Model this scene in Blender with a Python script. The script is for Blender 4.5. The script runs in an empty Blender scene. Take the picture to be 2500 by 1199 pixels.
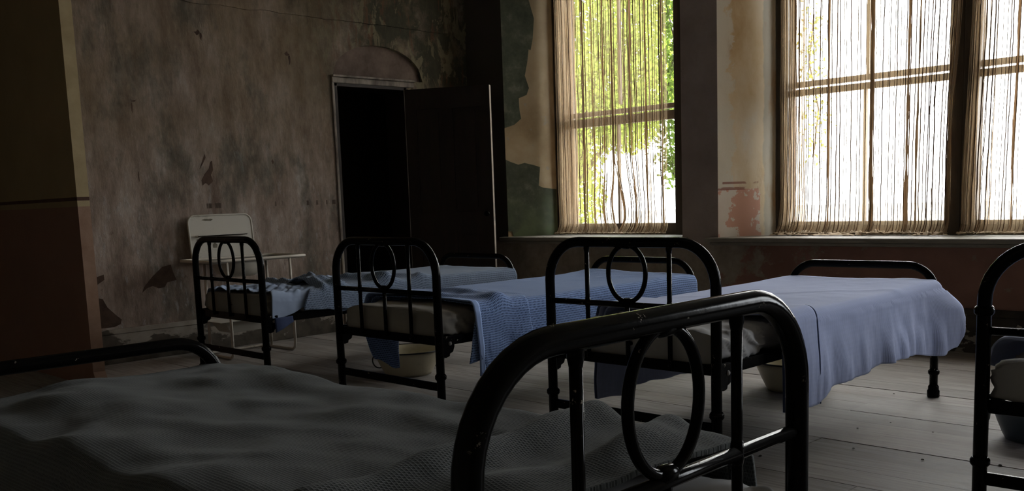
import bpy, bmesh, math, random
from math import sin, cos, pi, exp
from mathutils import Vector, Matrix, noise as mn

C = bpy.context.scene.collection
S = bpy.context.scene
random.seed(7)

# ------------------------------------------------------------------ camera, sky, exposure
YAW, PITCH, ROLL, CAMH = 0.7908, 0.1338, -0.0356, 1.1336
_f = Vector((-sin(YAW) * cos(PITCH), cos(YAW) * cos(PITCH), -sin(PITCH)))
_r = Vector((cos(YAW), sin(YAW), 0)); _u = _r.cross(_f)
_r2 = cos(ROLL) * _r + sin(ROLL) * _u; _u2 = -sin(ROLL) * _r + cos(ROLL) * _u
cam = bpy.data.objects.new('camera', bpy.data.cameras.new('camera')); C.objects.link(cam)
cam.matrix_world = Matrix(((_r2.x, _u2.x, -_f.x, 0), (_r2.y, _u2.y, -_f.y, 0), (_r2.z, _u2.z, -_f.z, CAMH), (0, 0, 0, 1)))
cam.data.sensor_width = 36; cam.data.lens = 2372.75 * 36 / 2500; cam.data.shift_y = (805.76 - 599.5) / 2500
cam.data.clip_start = 0.02; cam.data.clip_end = 500
S.camera = cam

SKY = 21.0
world = bpy.data.worlds.new('overcast_sky'); S.world = world; world.use_nodes = True
world.node_tree.nodes['Background'].inputs[0].default_value = (0.95, 0.96, 1.02, 1)
world.node_tree.nodes['Background'].inputs[1].default_value = SKY

S.view_settings.view_transform = 'Standard'; S.view_settings.look = 'None'
S.view_settings.exposure = 0.0; S.view_settings.gamma = 1.0; S.view_settings.use_curve_mapping = False
cy = S.cycles
cy.use_denoising = True; cy.max_bounces = 10; cy.diffuse_bounces = 5; cy.transparent_max_bounces = 24
cy.sample_clamp_indirect = 6.0; cy.caustics_reflective = False; cy.caustics_refractive = False

# ------------------------------------------------------------------ room dimensions (metres)
XA = -7.328            # plaster wall with the door
YB = 6.741             # window wall, front face
YR = YB + 0.443        # window frames
XR, YF, ZC = 3.6, -2.6, 3.9
ZS, ZW = 0.768, 3.3     # window sill and window head
WIN = [(-6.818, -6.545, -5.03, -4.756), (-4.408, -4.132, -1.22, -0.95), (0.5, 0.77, 2.33, 2.6)]   # splayed openings: front, frame, frame, front; last one added unseen for light
ZD = 2.21
YJ, YH = 5.132, 5.95    # door opening

def portal(x0, x1):
    l = bpy.data.lights.new('window_portal', 'AREA'); l.shape = 'RECTANGLE'; l.size = x1 - x0; l.size_y = ZW - ZS
    l.cycles.is_portal = True
    o = bpy.data.objects.new('window_portal', l); C.objects.link(o)
    o.location = ((x0 + x1) / 2, YR + 0.25, (ZS + ZW) / 2); o.rotation_euler = (-pi / 2, 0, 0)
for w in WIN: portal(w[1], w[2])

# ------------------------------------------------------------------ node helpers
class NT:
    def __init__(s, name):
        s.m = bpy.data.materials.new(name); s.m.use_nodes = True
        s.t = s.m.node_tree; s.b = s.t.nodes['Principled BSDF']; s.out = s.t.nodes['Material Output']
        s.b.inputs['Specular IOR Level'].default_value = 0.3
    def n(s, typ, **kw):
        x = s.t.nodes.new(typ)
        for k, v in kw.items(): setattr(x, k, v)
        return x
    def l(s, a, b): s.t.links.new(a, b)
    def put(s, sock, v):
        if hasattr(v, 'is_output'): s.l(v, sock)
        elif isinstance(v, tuple) and len(v) == 3 and sock.type == 'RGBA': sock.default_value = (*v, 1)
        else: sock.default_value = v
    def math(s, op, a, b=0.0, c=None, clamp=False):
        x = s.n('ShaderNodeMath', operation=op, use_clamp=clamp)
        s.put(x.inputs[0], a); s.put(x.inputs[1], b)
        if c is not None: s.put(x.inputs[2], c)
        return x.outputs[0]
    def pos(s): return s.n('ShaderNodeNewGeometry').outputs['Position']
    def obj(s): return s.n('ShaderNodeTexCoord').outputs['Object']
    def uv(s): return s.n('ShaderNodeTexCoord').outputs['UV']
    def scale(s, v, k):
        x = s.n('ShaderNodeVectorMath', operation='MULTIPLY'); s.put(x.inputs[0], v); x.inputs[1].default_value = k
        return x.outputs[0]
    def xyz(s, v):
        x = s.n('ShaderNodeSeparateXYZ'); s.put(x.inputs[0], v); return x.outputs
    def noise(s, v, sc, det=5, rough=0.55, dist=0.0):
        x = s.n('ShaderNodeTexNoise'); s.put(x.inputs['Vector'], v)
        x.inputs['Scale'].default_value = sc; x.inputs['Detail'].default_value = det
        x.inputs['Roughness'].default_value = rough; x.inputs['Distortion'].default_value = dist
        return x.outputs['Fac']
    def ramp(s, f, stops, interp='LINEAR'):
        x = s.n('ShaderNodeValToRGB'); s.put(x.inputs[0], f); e = x.color_ramp.elements
        x.color_ramp.interpolation = interp
        while len(e) < len(stops): e.new(0.5)
        for q, (p, c) in zip(e, stops):
            q.position = p; q.color = (*c, 1) if isinstance(c, tuple) else (c, c, c, 1)
        return x.outputs[0]
    def step(s, f, a, b): return s.ramp(f, [(a, 0.0), (b, 1.0)])
    def mr(s, f, a, b):
        x = s.n('ShaderNodeMapRange'); s.put(x.inputs[0], f); x.inputs[1].default_value = a; x.inputs[2].default_value = b
        return x.outputs[0]
    def mix(s, f, a, b, blend='MIX'):
        x = s.n('ShaderNodeMix', data_type='RGBA', blend_type=blend)
        s.put(x.inputs[0], f); s.put(x.inputs[6], a); s.put(x.inputs[7], b)
        return x.outputs[2]
    def bump(s, h, strength, dist):
        x = s.n('ShaderNodeBump'); s.put(x.inputs['Height'], h); x.inputs['Strength'].default_value = strength
        x.inputs['Distance'].default_value = dist; s.l(x.outputs[0], s.b.inputs['Normal'])
    def col(s, c, rough=0.8):
        s.put(s.b.inputs['Base Color'], c); s.put(s.b.inputs['Roughness'], rough); return s
MATS = {}

def m_wall_a():
    n = NT('flaking plaster'); p = n.pos(); z = n.xyz(p)[2]
    st = n.scale(p, (2.6, 2.6, 0.85))
    base = n.ramp(n.noise(st, 2.4, 8, .66), [(.3, (.15, .107, .086)), (.45, (.235, .182, .15)), (.57, (.31, .252, .217)), (.7, (.40, .352, .32))])
    och = n.math('MULTIPLY', n.mr(z, 1.1, 2.4), n.mr(n.noise(p, .9, 4), .3, .62), clamp=True)
    base = n.mix(n.math('MULTIPLY', och, .75), base, (.15, .108, .052))
    grn = n.step(n.noise(n.scale(p, (1.6, 1.6, .8)), 1.35, 6, .7), .52, .64)
    base = n.mix(n.math('MULTIPLY', grn, .7), base, (.06, .063, .05))
    yb = n.xyz(p)[1]
    mould = n.math('MULTIPLY', n.mr(yb, 4.6, 5.6), n.mr(z, 1.75, 2.3), clamp=True)
    base = n.mix(n.math('MULTIPLY', mould, n.mr(n.noise(p, 3.2, 7, .7), .30, .50)), base, (.055, .052, .034))
    flake = n.step(n.noise(n.scale(p, (1, 1.5, .8)), 4.2, 7, .68, .8), .545, .57)
    base = n.mix(n.math('MULTIPLY', n.math('MULTIPLY', mould, flake), .8), base, (.19, .165, .105))
    rust = n.step(n.noise(n.scale(p, (1, 3, .6)), 4.7, 6, .65), .57, .62)
    base = n.mix(n.math('MULTIPLY', n.math('MULTIPLY', mould, rust), .6), base, (.13, .06, .035))
    pale = n.math('MULTIPLY', n.step(n.noise(st, 6.5, 8, .72), .57, .63), n.mr(z, 2.2, .3), clamp=True)
    base = n.mix(n.math('MULTIPLY', pale, .55), base, (.37, .37, .37))
    red = n.math('MULTIPLY', n.step(n.noise(n.scale(p, (1, 1, .7)), 9, 6, .7), .62, .66), n.mr(z, 2.4, .5), clamp=True)
    base = n.mix(n.math('MULTIPLY', red, .7), base, (.13, .085, .065))
    band = n.math('COMPARE', z, 1.165, .02)
    base = n.mix(n.math('MULTIPLY', band, n.step(n.noise(n.scale(p, (1, 4, .2)), 2.1, 3), .58, .62)), base, (.07, .05, .038))
    grit = n.noise(n.scale(p, (1, 1, .55)), 19, 8, .72)
    base = n.mix(1.0, base, n.ramp(grit, [(.32, .78), (.5, 1.0), (.7, 1.18)]), 'MULTIPLY')
    n.col(base, .9)
    n.bump(n.math('ADD', n.noise(st, 5, 8, .7), n.math('MULTIPLY', pale, .3)), .5, .02)
    return n.m

def m_plain(name, c1, c2, sc=6, rough=.85, bump=.2, stretch=(1, 1, 1), coord='pos'):
    n = NT(name); p = n.scale(n.pos() if coord == 'pos' else n.obj(), stretch); f = n.noise(p, sc, 6, .65)
    n.col(n.ramp(f, [(.3, c1), (.7, c2)]), rough)
    if bump: n.bump(f, bump, .01)
    return n.m

def m_wall_b():
    n = NT('worn dado paint'); p = n.pos(); x, y, z = n.xyz(p)
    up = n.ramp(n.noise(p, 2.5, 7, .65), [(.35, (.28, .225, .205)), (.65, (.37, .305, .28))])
    up = n.mix(n.mr(n.math('ADD', x, n.math('MULTIPLY', n.noise(p, 2, 5), .8)), -5.2, -6.2), up, (.06, .05, .04))  # corner end darkened in the paint to stand for shade
    low = n.ramp(n.noise(p, 2.2, 6), [(.35, (.20, .105, .08)), (.65, (.27, .15, .118))])
    off = n.math('ADD', n.noise(p, 2.3, 7, .62), n.math('MULTIPLY', n.math('ADD', x, 2.9), -.10))
    wear = n.step(off, .56, .6)
    low = n.mix(wear, low, n.ramp(n.noise(p, 6, 7, .7), [(.3, (.19, .155, .12)), (.7, (.34, .295, .245))]))
    lite = n.step(n.noise(p, 7, 6, .7), .63, .66)
    low = n.mix(n.math('MULTIPLY', lite, .6), low, (.24, .2, .17))
    c = n.mix(n.mr(z, .74, .70), up, low)
    n.col(c, .85); n.bump(n.math('ADD', n.noise(p, 6, 8, .7), wear), .4, .012)
    return n.m

def m_skirt():
    n = NT('chipped skirting paint'); p = n.pos()
    f = n.noise(n.scale(p, (1, 1, 1.6)), 3.4, 7, .62); k = n.step(f, .55, .565)
    dark = n.ramp(n.noise(p, 8, 5), [(.3, (.022, .017, .013)), (.7, (.06, .047, .038))])
    n.col(n.mix(k, dark, (.26, .23, .2)), .75); n.bump(k, .5, .006)
    return n.m

def m_skirt_a():
    n = NT('rotting pale skirting'); p = n.pos(); z = n.xyz(p)[2]
    f = n.noise(n.scale(p, (1, 1, 2.2)), 2.6, 7, .65)
    k = n.step(n.math('ADD', f, n.math('MULTIPLY', n.math('ADD', z, -.17), 1.3)), .46, .5)
    dark = n.ramp(n.noise(p, 8, 5), [(.3, (.035, .03, .022)), (.7, (.10, .085, .068))])
    n.col(n.mix(k, dark, n.ramp(n.noise(p, 9, 5), [(.3, (.22, .19, .16)), (.7, (.34, .31, .27))])), .85); n.bump(f, .4, .01)
    return n.m

def m_reveal1():
    n = NT('ochre reveal plaster'); p = n.pos(); z = n.xyz(p)[2]
    b = n.ramp(n.noise(p, 2.6, 6, .6), [(.3, (.27, .19, .105)), (.5, (.39, .295, .18)), (.7, (.47, .385, .26))])
    b = n.mix(n.math('MULTIPLY', n.mr(z, 1.6, 2.9), .5), b, (.29, .24, .17))
    k = n.step(n.noise(p, 9, 6, .7), .62, .66)
    b = n.mix(n.math('MULTIPLY', k, .6), b, (.30, .28, .24))
    n.col(b, .9); n.bump(n.noise(p, 5, 8, .65), .3, .012); return n.m

def m_green():
    n = NT('old mouldy green distemper'); p = n.pos(); z = n.xyz(p)[2]
    b = n.ramp(n.noise(p, 7, 8, .7), [(.3, (.035, .042, .028)), (.55, (.075, .085, .06)), (.75, (.16, .165, .125))])
    b = n.mix(n.math('MULTIPLY', n.mr(z, 1.25, .8), n.mr(n.noise(p, 4, 5), .35, .6)), b, (.13, .16, .085))
    n.col(b, .9); n.bump(n.noise(p, 12, 6, .7), .3, .006); return n.m

def m_reveal2():
    n = NT('ochre and pink reveal plaster'); p = n.pos(); x, y, z = n.xyz(p)
    st = n.scale(p, (1.3, 1.3, .7))
    b = n.ramp(n.noise(st, 2.2, 6, .6), [(.28, (.44, .30, .15)), (.45, (.56, .43, .27)), (.6, (.62, .52, .38)), (.72, (.64, .60, .52))])
    s = n.math('SUBTRACT', y, YB)      # distance into the reveal
    edge = n.math('ADD', n.mr(s, .16, .02), n.math('MULTIPLY', n.mr(n.noise(p, 5, 8, .7, .6), .35, .65), .7))
    edge2 = n.math('ADD', n.mr(s, .30, .36), n.math('MULTIPLY', n.mr(n.noise(p, 4, 6), .4, .65), .3))
    b = n.mix(n.math('MULTIPLY', n.step(edge, .74, .88), .6), b, (.56, .56, .51))
    b = n.mix(n.math('MULTIPLY', n.step(edge2, .75, .95), .7), b, (.31, .30, .26))
    stn = n.step(n.noise(n.scale(p, (2, 2, .8)), 2.6, 6, .6), .56, .7)
    b = n.mix(n.math('MULTIPLY', stn, .6), b, (.32, .18, .07))
    chip = n.step(n.math('ADD', n.noise(p, 6.0, 8, .64), n.math('MULTIPLY', n.mr(s, .22, .03), .06)), .53, .545)
    pink = n.mix(chip, (.52, .29, .215), n.mix(n.noise(p, 5, 3), (.56, .43, .33), (.62, .60, .55)))
    b = n.mix(n.math('MULTIPLY', n.math('LESS_THAN', z, 1.15), n.math('LESS_THAN', n.math('ADD', s, n.math('MULTIPLY', n.noise(p, 7, 5), .12)), .37)), b, pink)
    for zz, w in ((1.2, .009), (1.155, .012)):
        ln = n.math('MULTIPLY', n.math('COMPARE', z, zz, w), n.math('MULTIPLY', n.math('LESS_THAN', s, .30), n.step(n.noise(p, 10, 4), .42, .5)))
        b = n.mix(n.math('MULTIPLY', ln, .8), b, (.24, .085, .07))
    n.col(b, .9); n.bump(n.noise(p, 6, 8, .65), .3, .012); return n.m

def m_floor():
    n = NT('bare grey floorboards'); p = n.pos()
    at = n.n('ShaderNodeAttribute', attribute_name='tone').outputs['Fac']
    g = n.noise(n.scale(p, (.9, 16, 1)), 3, 7, .6, .6)
    c = n.ramp(g, [(.3, (.19, .168, .152)), (.5, (.31, .285, .265)), (.7, (.40, .372, .35))])
    c = n.mix(n.math('MULTIPLY', n.step(n.noise(n.scale(p, (.8, 2.5, 1)), 1.6, 6, .6), .5, .68), .5), c, (.16, .132, .11))
    c = n.mix(1.0, c, n.ramp(at, [(0, .72), (1, 1.1)]), 'MULTIPLY')
    n.col(c, n.mr(g, .2, .9)); n.b.inputs['Roughness'].default_value = .55
    n.put(n.b.inputs['Roughness'], n.ramp(g, [(.2, .5), (.8, .72)]))
    n.bump(g, .25, .004); return n.m

def m_iron():
    n = NT('chipped black enamel'); p = n.obj()
    k = n.math('MULTIPLY', n.step(n.noise(p, 40, 5, .7), .655, .675), n.step(n.noise(p, 5, 3), .52, .60))
    n.col(n.mix(k, (.004, .0037, .0034), (.33, .29, .24)), n.mix(k, (.15, .15, .15), (.75, .75, .75)))
    n.b.inputs['Specular IOR Level'].default_value = .05
    n.bump(n.noise(p, 45, 3, .6), .12, .002); return n.m

def m_waffle(name, dark, light, cell, contrast=1.0, rib=False):
    n = NT(name); u, v, _ = n.xyz(n.uv())
    def tri(c, k):
        f = n.math('FRACT', n.math('DIVIDE', c, k)); return n.math('ABSOLUTE', n.math('SUBTRACT', f, .5))   # 0 in the cell middle, .5 on the ridge
    if rib: a, b = tri(v, cell), tri(u, cell * 2.5)
    else:
        odd = n.math('MULTIPLY', n.math('MODULO', n.math('FLOOR', n.math('DIVIDE', u, cell * 1.25)), 2.0), cell * .5)
        a, b = tri(u, cell * 1.25), tri(n.math('ADD', v, odd), cell)
    h = n.math('MAXIMUM', a, b) if not rib else n.math('ADD', n.math('MULTIPLY', a, .8), n.math('MULTIPLY', b, .2))
    r = n.step(h, .22, .42)
    fz = n.noise(n.uv(), 60, 3)
    c = n.mix(r, n.mix(contrast, light, dark), light)
    c = n.mix(n.math('MULTIPLY', fz, .25), c, tuple(q * .75 for q in light))
    n.col(c, .95); n.b.inputs['Specular IOR Level'].default_value = .1
    n.b.inputs['Sheen Weight'].default_value = .15
    n.bump(r, .6 if not rib else .15, .004); return n.m

def m_cloth(name, c, sc=3.0, var=.85, trans=0):
    n = NT(name); p = n.obj()
    n.col(n.mix(n.mr(n.noise(p, sc, 5), .3, .7), tuple(q * var for q in c), c), .9)
    n.b.inputs['Specular IOR Level'].default_value = .15
    n.bump(n.noise(n.scale(p, (1, 1, 1)), 300, 2), .15, .001); return n.m

def m_curtain():
    n = NT('sheer striped muslin'); n.t.nodes.remove(n.b)
    u, v, _ = n.xyz(n.uv())
    weave = n.noise(n.scale(n.uv(), (90, 3, 1)), 1, 4)
    hem = n.mr(v, .15, .03)
    dens = n.math('MAXIMUM', n.mr(weave, -.25, 1.25), n.math('MULTIPLY', hem, .97), clamp=True)
    d = n.n('ShaderNodeBsdfDiffuse'); d.inputs[0].default_value = (.43, .335, .225, 1)
    t = n.n('ShaderNodeBsdfTranslucent'); t.inputs[0].default_value = (.34, .25, .15, 1)
    m1 = n.n('ShaderNodeMixShader'); m1.inputs[0].default_value = .42; n.l(d.outputs[0], m1.inputs[1]); n.l(t.outputs[0], m1.inputs[2])
    tr = n.n('ShaderNodeBsdfTransparent'); tr.inputs[0].default_value = (1, .97, .92, 1)
    m2 = n.n('ShaderNodeMixShader'); n.put(m2.inputs[0], n.math('ADD', n.math('MULTIPLY', dens, .86), .02, clamp=True))
    n.l(tr.outputs[0], m2.inputs[1]); n.l(m1.outputs[0], m2.inputs[2]); n.l(m2.outputs[0], n.out.inputs[0])
    return n.m

def m_backlit(name, c, t):
    n = NT(name); n.t.nodes.remove(n.b)
    d = n.n('ShaderNodeBsdfDiffuse'); d.inputs[0].default_value = (*c, 1)
    q = n.n('ShaderNodeBsdfTranslucent'); n.put(q.inputs[0], n.mix(n.noise(n.obj(), 9, 4), tuple(.5 * e for e in t), tuple(1.4 * e for e in t)))
    m = n.n('ShaderNodeMixShader'); m.inputs[0].default_value = .5
    n.l(d.outputs[0], m.inputs[1]); n.l(q.outputs[0], m.inputs[2]); n.l(m.outputs[0], n.out.inputs[0]); return n.m

def m_glass():
    n = NT('dusty window glass'); n.t.nodes.remove(n.b)
    tr = n.n('ShaderNodeBsdfTransparent'); tr.inputs[0].default_value = (.93, .95, .94, 1)
    g = n.n('ShaderNodeBsdfGlossy'); g.inputs['Roughness'].default_value = .05
    m = n.n('ShaderNodeMixShader'); m.inputs[0].default_value = .05
    n.l(tr.outputs[0], m.inputs[1]); n.l(g.outputs[0], m.inputs[2]); n.l(m.outputs[0], n.out.inputs[0]); return n.m

def m_leaf(name, c):
    n = NT(name); n.t.nodes.remove(n.b)
    oi = n.noise(n.pos(), 3, 3); col = n.mix(n.mr(oi, .3, .7), tuple(q * .6 for q in c), c)
    d = n.n('ShaderNodeBsdfDiffuse'); n.put(d.inputs[0], col)
    t = n.n('ShaderNodeBsdfTranslucent'); n.put(t.inputs[0], n.mix(1.0, col, (1.1, 1.0, .5), 'MULTIPLY'))
    m = n.n('ShaderNodeMixShader'); m.inputs[0].default_value = .5
    n.l(d.outputs[0], m.inputs[1]); n.l(t.outputs[0], m.inputs[2]); n.l(m.outputs[0], n.out.inputs[0]); return n.m

def m_enamel(name, c, c2, rough=.3):
    n = NT(name); p = n.obj()
    n.col(n.mix(n.step(n.noise(p, 5, 6, .7), .58, .68), c, c2), rough); return n.m

M = dict(
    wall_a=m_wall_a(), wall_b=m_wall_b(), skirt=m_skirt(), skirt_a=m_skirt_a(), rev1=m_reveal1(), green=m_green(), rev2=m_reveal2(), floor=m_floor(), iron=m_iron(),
    hole=m_plain('exposed brown plaster', (.045, .026, .018), (.09, .055, .038), 12),
    tymp=m_plain('pink tympanum plaster', (.07, .05, .04), (.19, .14, .115), 5),
    ceil=m_plain('smoke stained ceiling', (.36, .34, .30), (.48, .46, .41), 3),
    dark_wall=m_plain('pale distemper', (.35, .31, .245), (.44, .395, .32), 2),
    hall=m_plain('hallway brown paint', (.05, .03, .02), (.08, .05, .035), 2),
    stub_up=m_plain('olive brown gloss paint', (.27, .195, .10), (.33, .24, .125), 2, .7, .08),
    stub_low=m_plain('maroon gloss paint', (.23, .12, .085), (.27, .142, .10), 2, .7, .08),
    edge_up=m_plain('tan end paint', (.36, .28, .155), (.46, .37, .22), 7),
    edge_low=m_plain('pinkish end paint', (.26, .155, .105), (.36, .235, .17), 9),
    line=m_plain('maroon line paint', (.07, .035, .025), (.10, .05, .035), 12),
    sill=m_plain('grey weathered sill paint', (.16, .145, .12), (.27, .25, .215), 9, .6, .15, (.4, 2, 2)),
    wood=m_plain('dark stained window wood', (.028, .02, .014), (.06, .045, .032), 9, .5, .1, (2, 2, .4)),
    sash=m_plain('weathered sash paint', (.10, .075, .055), (.17, .135, .105), 9, .6, .1),
    door=m_plain('dark brown door varnish', (.012, .007, .005), (.022, .013, .009), 5, .6, .1, (2, 2, .3)),
    dooredge=m_plain('pale door edge', (.17, .14, .115), (.27, .23, .19), 12, .8, .1, (2, 2, .3)),
    jamb=m_plain('scuffed jamb paint', (.07, .055, .045), (.36, .32, .275), 7, .8, .2, (1, 1, .4)),
    waf_a=m_waffle('grey blue waffle cotton', (.06, .085, .13), (.22, .285, .40), .0105, .85),
    waf_b=m_waffle('blue waffle cotton', (.025, .05, .13), (.27, .40, .72), .0098, .95),
    waf_c=m_waffle('pale blue ribbed cotton', (.27, .33, .50), (.46, .53, .80), .009, .30, True),
    waf_e=m_waffle('charcoal waffle cotton', (.028, .031, .031), (.083, .091, .090), .0062, .7),
    bind_b=m_cloth('blue binding', (.32, .44, .74)), bind_c=m_cloth('pale binding', (.33, .40, .60)),
    tick=m_cloth('off white sheeting', (.28, .26, .235)), tick_c=m_cloth('pale grey sheeting', (.36, .355, .355)),
    sheet=m_cloth('pale blue sheet', (.34, .42, .58)), navy=m_cloth('navy underside', (.06, .08, .16)),
    curtain=m_curtain(), cord=m_backlit('brown warp cord', (.26, .17, .11), (.055, .03, .018)), fold=m_backlit('doubled muslin', (.42, .31, .20), (.17, .10, .05)), glass=m_glass(), hem=m_cloth('frayed muslin hem', (.50, .39, .27), 12, .6),
    leaf=m_leaf('sunlit leaves', (.30, .42, .07)), leaf2=m_leaf('ivy leaves', (.10, .17, .04)), leaf3=m_leaf('yellowing leaves', (.5, .5, .10)),
    bark=m_plain('bark', (.05, .04, .03), (.11, .09, .07), 9),
    cream=m_enamel('cream enamel', (.55, .50, .36), (.48, .43, .30)), rim=m_enamel('black enamel rim', (.012, .012, .012), (.03, .02, .02)),
    slate=m_enamel('slate blue enamel', (.07, .09, .11), (.06, .075, .09)),
    white=m_enamel('stained white enamel', (.46, .44, .39), (.36, .335, .28), .45), stain=m_plain('rust stain', (.10, .09, .07), (.2, .18, .14), 30),
    tray=m_plain('worn grey metal', (.10, .09, .075), (.17, .155, .135), 9, .5), cream_tube=m_enamel('chipped cream tube paint', (.50, .46, .40), (.22, .19, .15), .5),
    ground=m_plain('pale gravel', (.42, .40, .35), (.55, .52, .46), 3), crumb=m_plain('dark crumbs', (.02, .017, .014), (.05, .04, .035), 40), bolt=m_plain('dull steel', (.2, .19, .18), (.3, .29, .28), 40),
    sub=m_plain('dark gap', (.012, .01, .008), (.02, .017, .014), 5))

# ------------------------------------------------------------------ mesh helpers
class MB:
    def __init__(s): s.v = []; s.f = []; s.mi = []; s.uv = []
    def add(s, vs, fs, mi=0, uv=None):
        o = len(s.v); s.v += [tuple(q) for q in vs]; s.uv += uv if uv else [(0, 0)] * len(vs)
        for f in fs: s.f.append([i + o for i in f]); s.mi.append(mi)
        return s
    def box(s, a, b, mi=0):
        x0, y0, z0 = a; x1, y1, z1 = b
        return s.add([(x0, y0, z0), (x1, y0, z0), (x1, y1, z0), (x0, y1, z0), (x0, y0, z1), (x1, y0, z1), (x1, y1, z1), (x0, y1, z1)],
                     [(0, 3, 2, 1), (4, 5, 6, 7), (0, 1, 5, 4), (1, 2, 6, 5), (2, 3, 7, 6), (3, 0, 4, 7)], mi)
    def quad(s, a, b, c, d, mi=0): return s.add([a, b, c, d], [(0, 1, 2, 3)], mi)
    def prism(s, poly, off, mi=0):
        """polygon of 3-D points pushed along off"""
        k = len(poly); off = Vector(off); p = [Vector(q) for q in poly]
        return s.add(p + [q + off for q in p], [tuple(range(k))[::-1], tuple(range(k, 2 * k))] + [(i, (i + 1) % k, (i + 1) % k + k, i + k) for i in range(k)], mi)
    def tube(s, pts, r, n=12, closed=False, mi=0, caps=True):
        P = [Vector(q) for q in pts]; k = len(P); rings = []; up = None
        for i in range(k):
            if closed: t = P[(i + 1) % k] - P[i - 1]
            else: t = P[min(i + 1, k - 1)] - P[max(i - 1, 0)]
            t.normalize()
            if up is None:
                a = Vector((0, 0, 1)) if abs(t.z) < .9 else Vector((1, 0, 0)); up = (a - t * a.dot(t)).normalized()
            else: up = (up - t * up.dot(t)).normalized()
            w = t.cross(up); rr = r[i] if isinstance(r, (list, tuple)) else r
            rings.append([P[i] + rr * (cos(2 * pi * j / n) * up + sin(2 * pi * j / n) * w) for j in range(n)])
        vs = [q for g in rings for q in g]; fs = []
        for i in range(k if closed else k - 1):
            a = i * n; b = ((i + 1) % k) * n
            for j in range(n): fs.append((a + j, a + (j + 1) % n, b + (j + 1) % n, b + j))
        if not closed and caps: fs += [tuple(range(n))[::-1], tuple(range((k - 1) * n, k * n))]
        return s.add(vs, fs, mi)
    def lathe(s, prof, n=40, mi=0, centre=(0, 0, 0)):
        vs = []; fs = []; k = len(prof); c = centre
        for j in range(n):
            a = 2 * pi * j / n
            for (r, z) in prof: vs.append((c[0] + r * cos(a), c[1] + r * sin(a), c[2] + z))
        for j in range(n):
            for i in range(k - 1): fs.append((j * k + i, ((j + 1) % n) * k + i, ((j + 1) % n) * k + i + 1, j * k + i + 1))
        return s.add(vs, fs, mi)
    def grid(s, fn, nu, nv, mi=0, uvf=None):
        vs = []; uv = []
        for j in range(nv + 1):
            for i in range(nu + 1):
                q = fn(i / nu, j / nv)
                if uvf is None and len(q) == 5: vs.append(q[:3]); uv.append(q[3:])
                else: vs.append(q[:3]); uv.append((i / nu, j / nv))
        fs = [(j * (nu + 1) + i, j * (nu + 1) + i + 1, (j + 1) * (nu + 1) + i + 1, (j + 1) * (nu + 1) + i) for j in range(nv) for i in range(nu)]
        return s.add(vs, fs, mi, uv)
    def build(s, name, mats, parent=None, smooth=False, angle=None, loc=None, rz=None):
        me = bpy.data.meshes.new(name); me.from_pydata(s.v, [], s.f)
        for m in (mats if isinstance(mats, (list, tuple)) else [mats]): me.materials.append(m)
        for p, i in zip(me.polygons, s.mi): p.material_index = i; p.use_smooth = smooth
        ul = me.uv_layers.new(name='UVMap')
        for lp in me.loops: ul.data[lp.index].uv = s.uv[lp.vertex_index]
        if angle: me.set_sharp_from_angle(angle=math.radians(angle))
        me.update()
        o = bpy.data.objects.new(name, me); C.objects.link(o)
        if parent: o.parent = parent
        if loc: o.location = loc
        if rz is not None: o.rotation_euler = (0, 0, rz)
        return o
def structure(o): o['kind'] = 'structure'; return o
def tag(o, label, cat, group=None):
    o['label'] = label; o['category'] = cat
    if group: o['group'] = group
    return o
def empty(name, loc=(0, 0, 0), rz=0):
    o = bpy.data.objects.new(name, None); C.objects.link(o); o.location = loc; o.rotation_euler = (0, 0, rz); o.empty_display_size = .1
    return o
def bevel(o, w, seg=2):
    m = o.modifiers.new('edge', 'BEVEL'); m.width = w; m.segments = seg; m.limit_method = 'ANGLE'; return o
def solid(o, t, off=0.0):
    m = o.modifiers.new('thickness', 'SOLIDIFY'); m.thickness = t; m.offset = off; return o
def nz(x, y, z=0.0, o=3): return mn.fractal(Vector((x, y, z)), 1.0, 2.0, o)
def lerp(a, b, t): return a + (b - a) * t
def sm(x, a, b):
    t = max(0.0, min(1.0, (x - a) / (b - a))); return t * t * (3 - 2 * t)
def table(pts):
    def f(x):
        if x <= pts[0][0]: return pts[0][1]
        for (a, p), (b, q) in zip(pts, pts[1:]):
            if x <= b: return lerp(p, q, sm(x, a, b))
        return pts[-1][1]
    return f

# ------------------------------------------------------------------ setting: floor, walls, ceiling
def make_floor():
    m = MB(); w = .2; y = YF; tones = []
    m.box((-9.5, YF, -.06), (XR, YB, -.03), 1); tones += [0] * 6
    row = 0
    y = 4.65 - w * 40
    while y < YB:
        xl = XA if y > 2.5 else -9.5; x = xl - random.random() * 2
        y0, y1 = max(y, YF), min(y + w, YB)
        g = .006 if row % 7 == 0 else .0025
        while x < XR and y1 > y0 + .01:
            L = random.uniform(2.2, 4.5); x0, x1 = max(x, xl), min(x + L, XR)
            if x1 > x0 + .02:
                dz = random.uniform(-.0012, .0012); t = random.random()
                m.box((x0, y0 + g / 2, -.03), (x1 - .002, y1 - g / 2, dz)); tones += [t] * 6
            x += L
        y += w; row += 1
    o = structure(m.build('floor', [M['floor'], M['sub']]))
    a = o.data.attributes.new('tone', 'FLOAT', 'FACE'); a.data.foreach_set('value', tones)
make_floor()
structure(MB().box((-9.7, YF - .2, ZC), (XR + .2, YR + .3, ZC + .15)).build('ceiling', M['ceil']))
structure(MB().box((-9.7, YF - .2, 0), (XR + .2, YF, ZC)).build('wall_back', M['dark_wall']))
structure(MB().box((XR, YF, 0), (XR + .2, YR + .2, ZC)).build('wall_right', M['dark_wall']))
structure(MB().box((-9.7, YF, 0), (-9.5, 2.6, ZC)).build('wall_left_front', M['dark_wall']))


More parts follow.
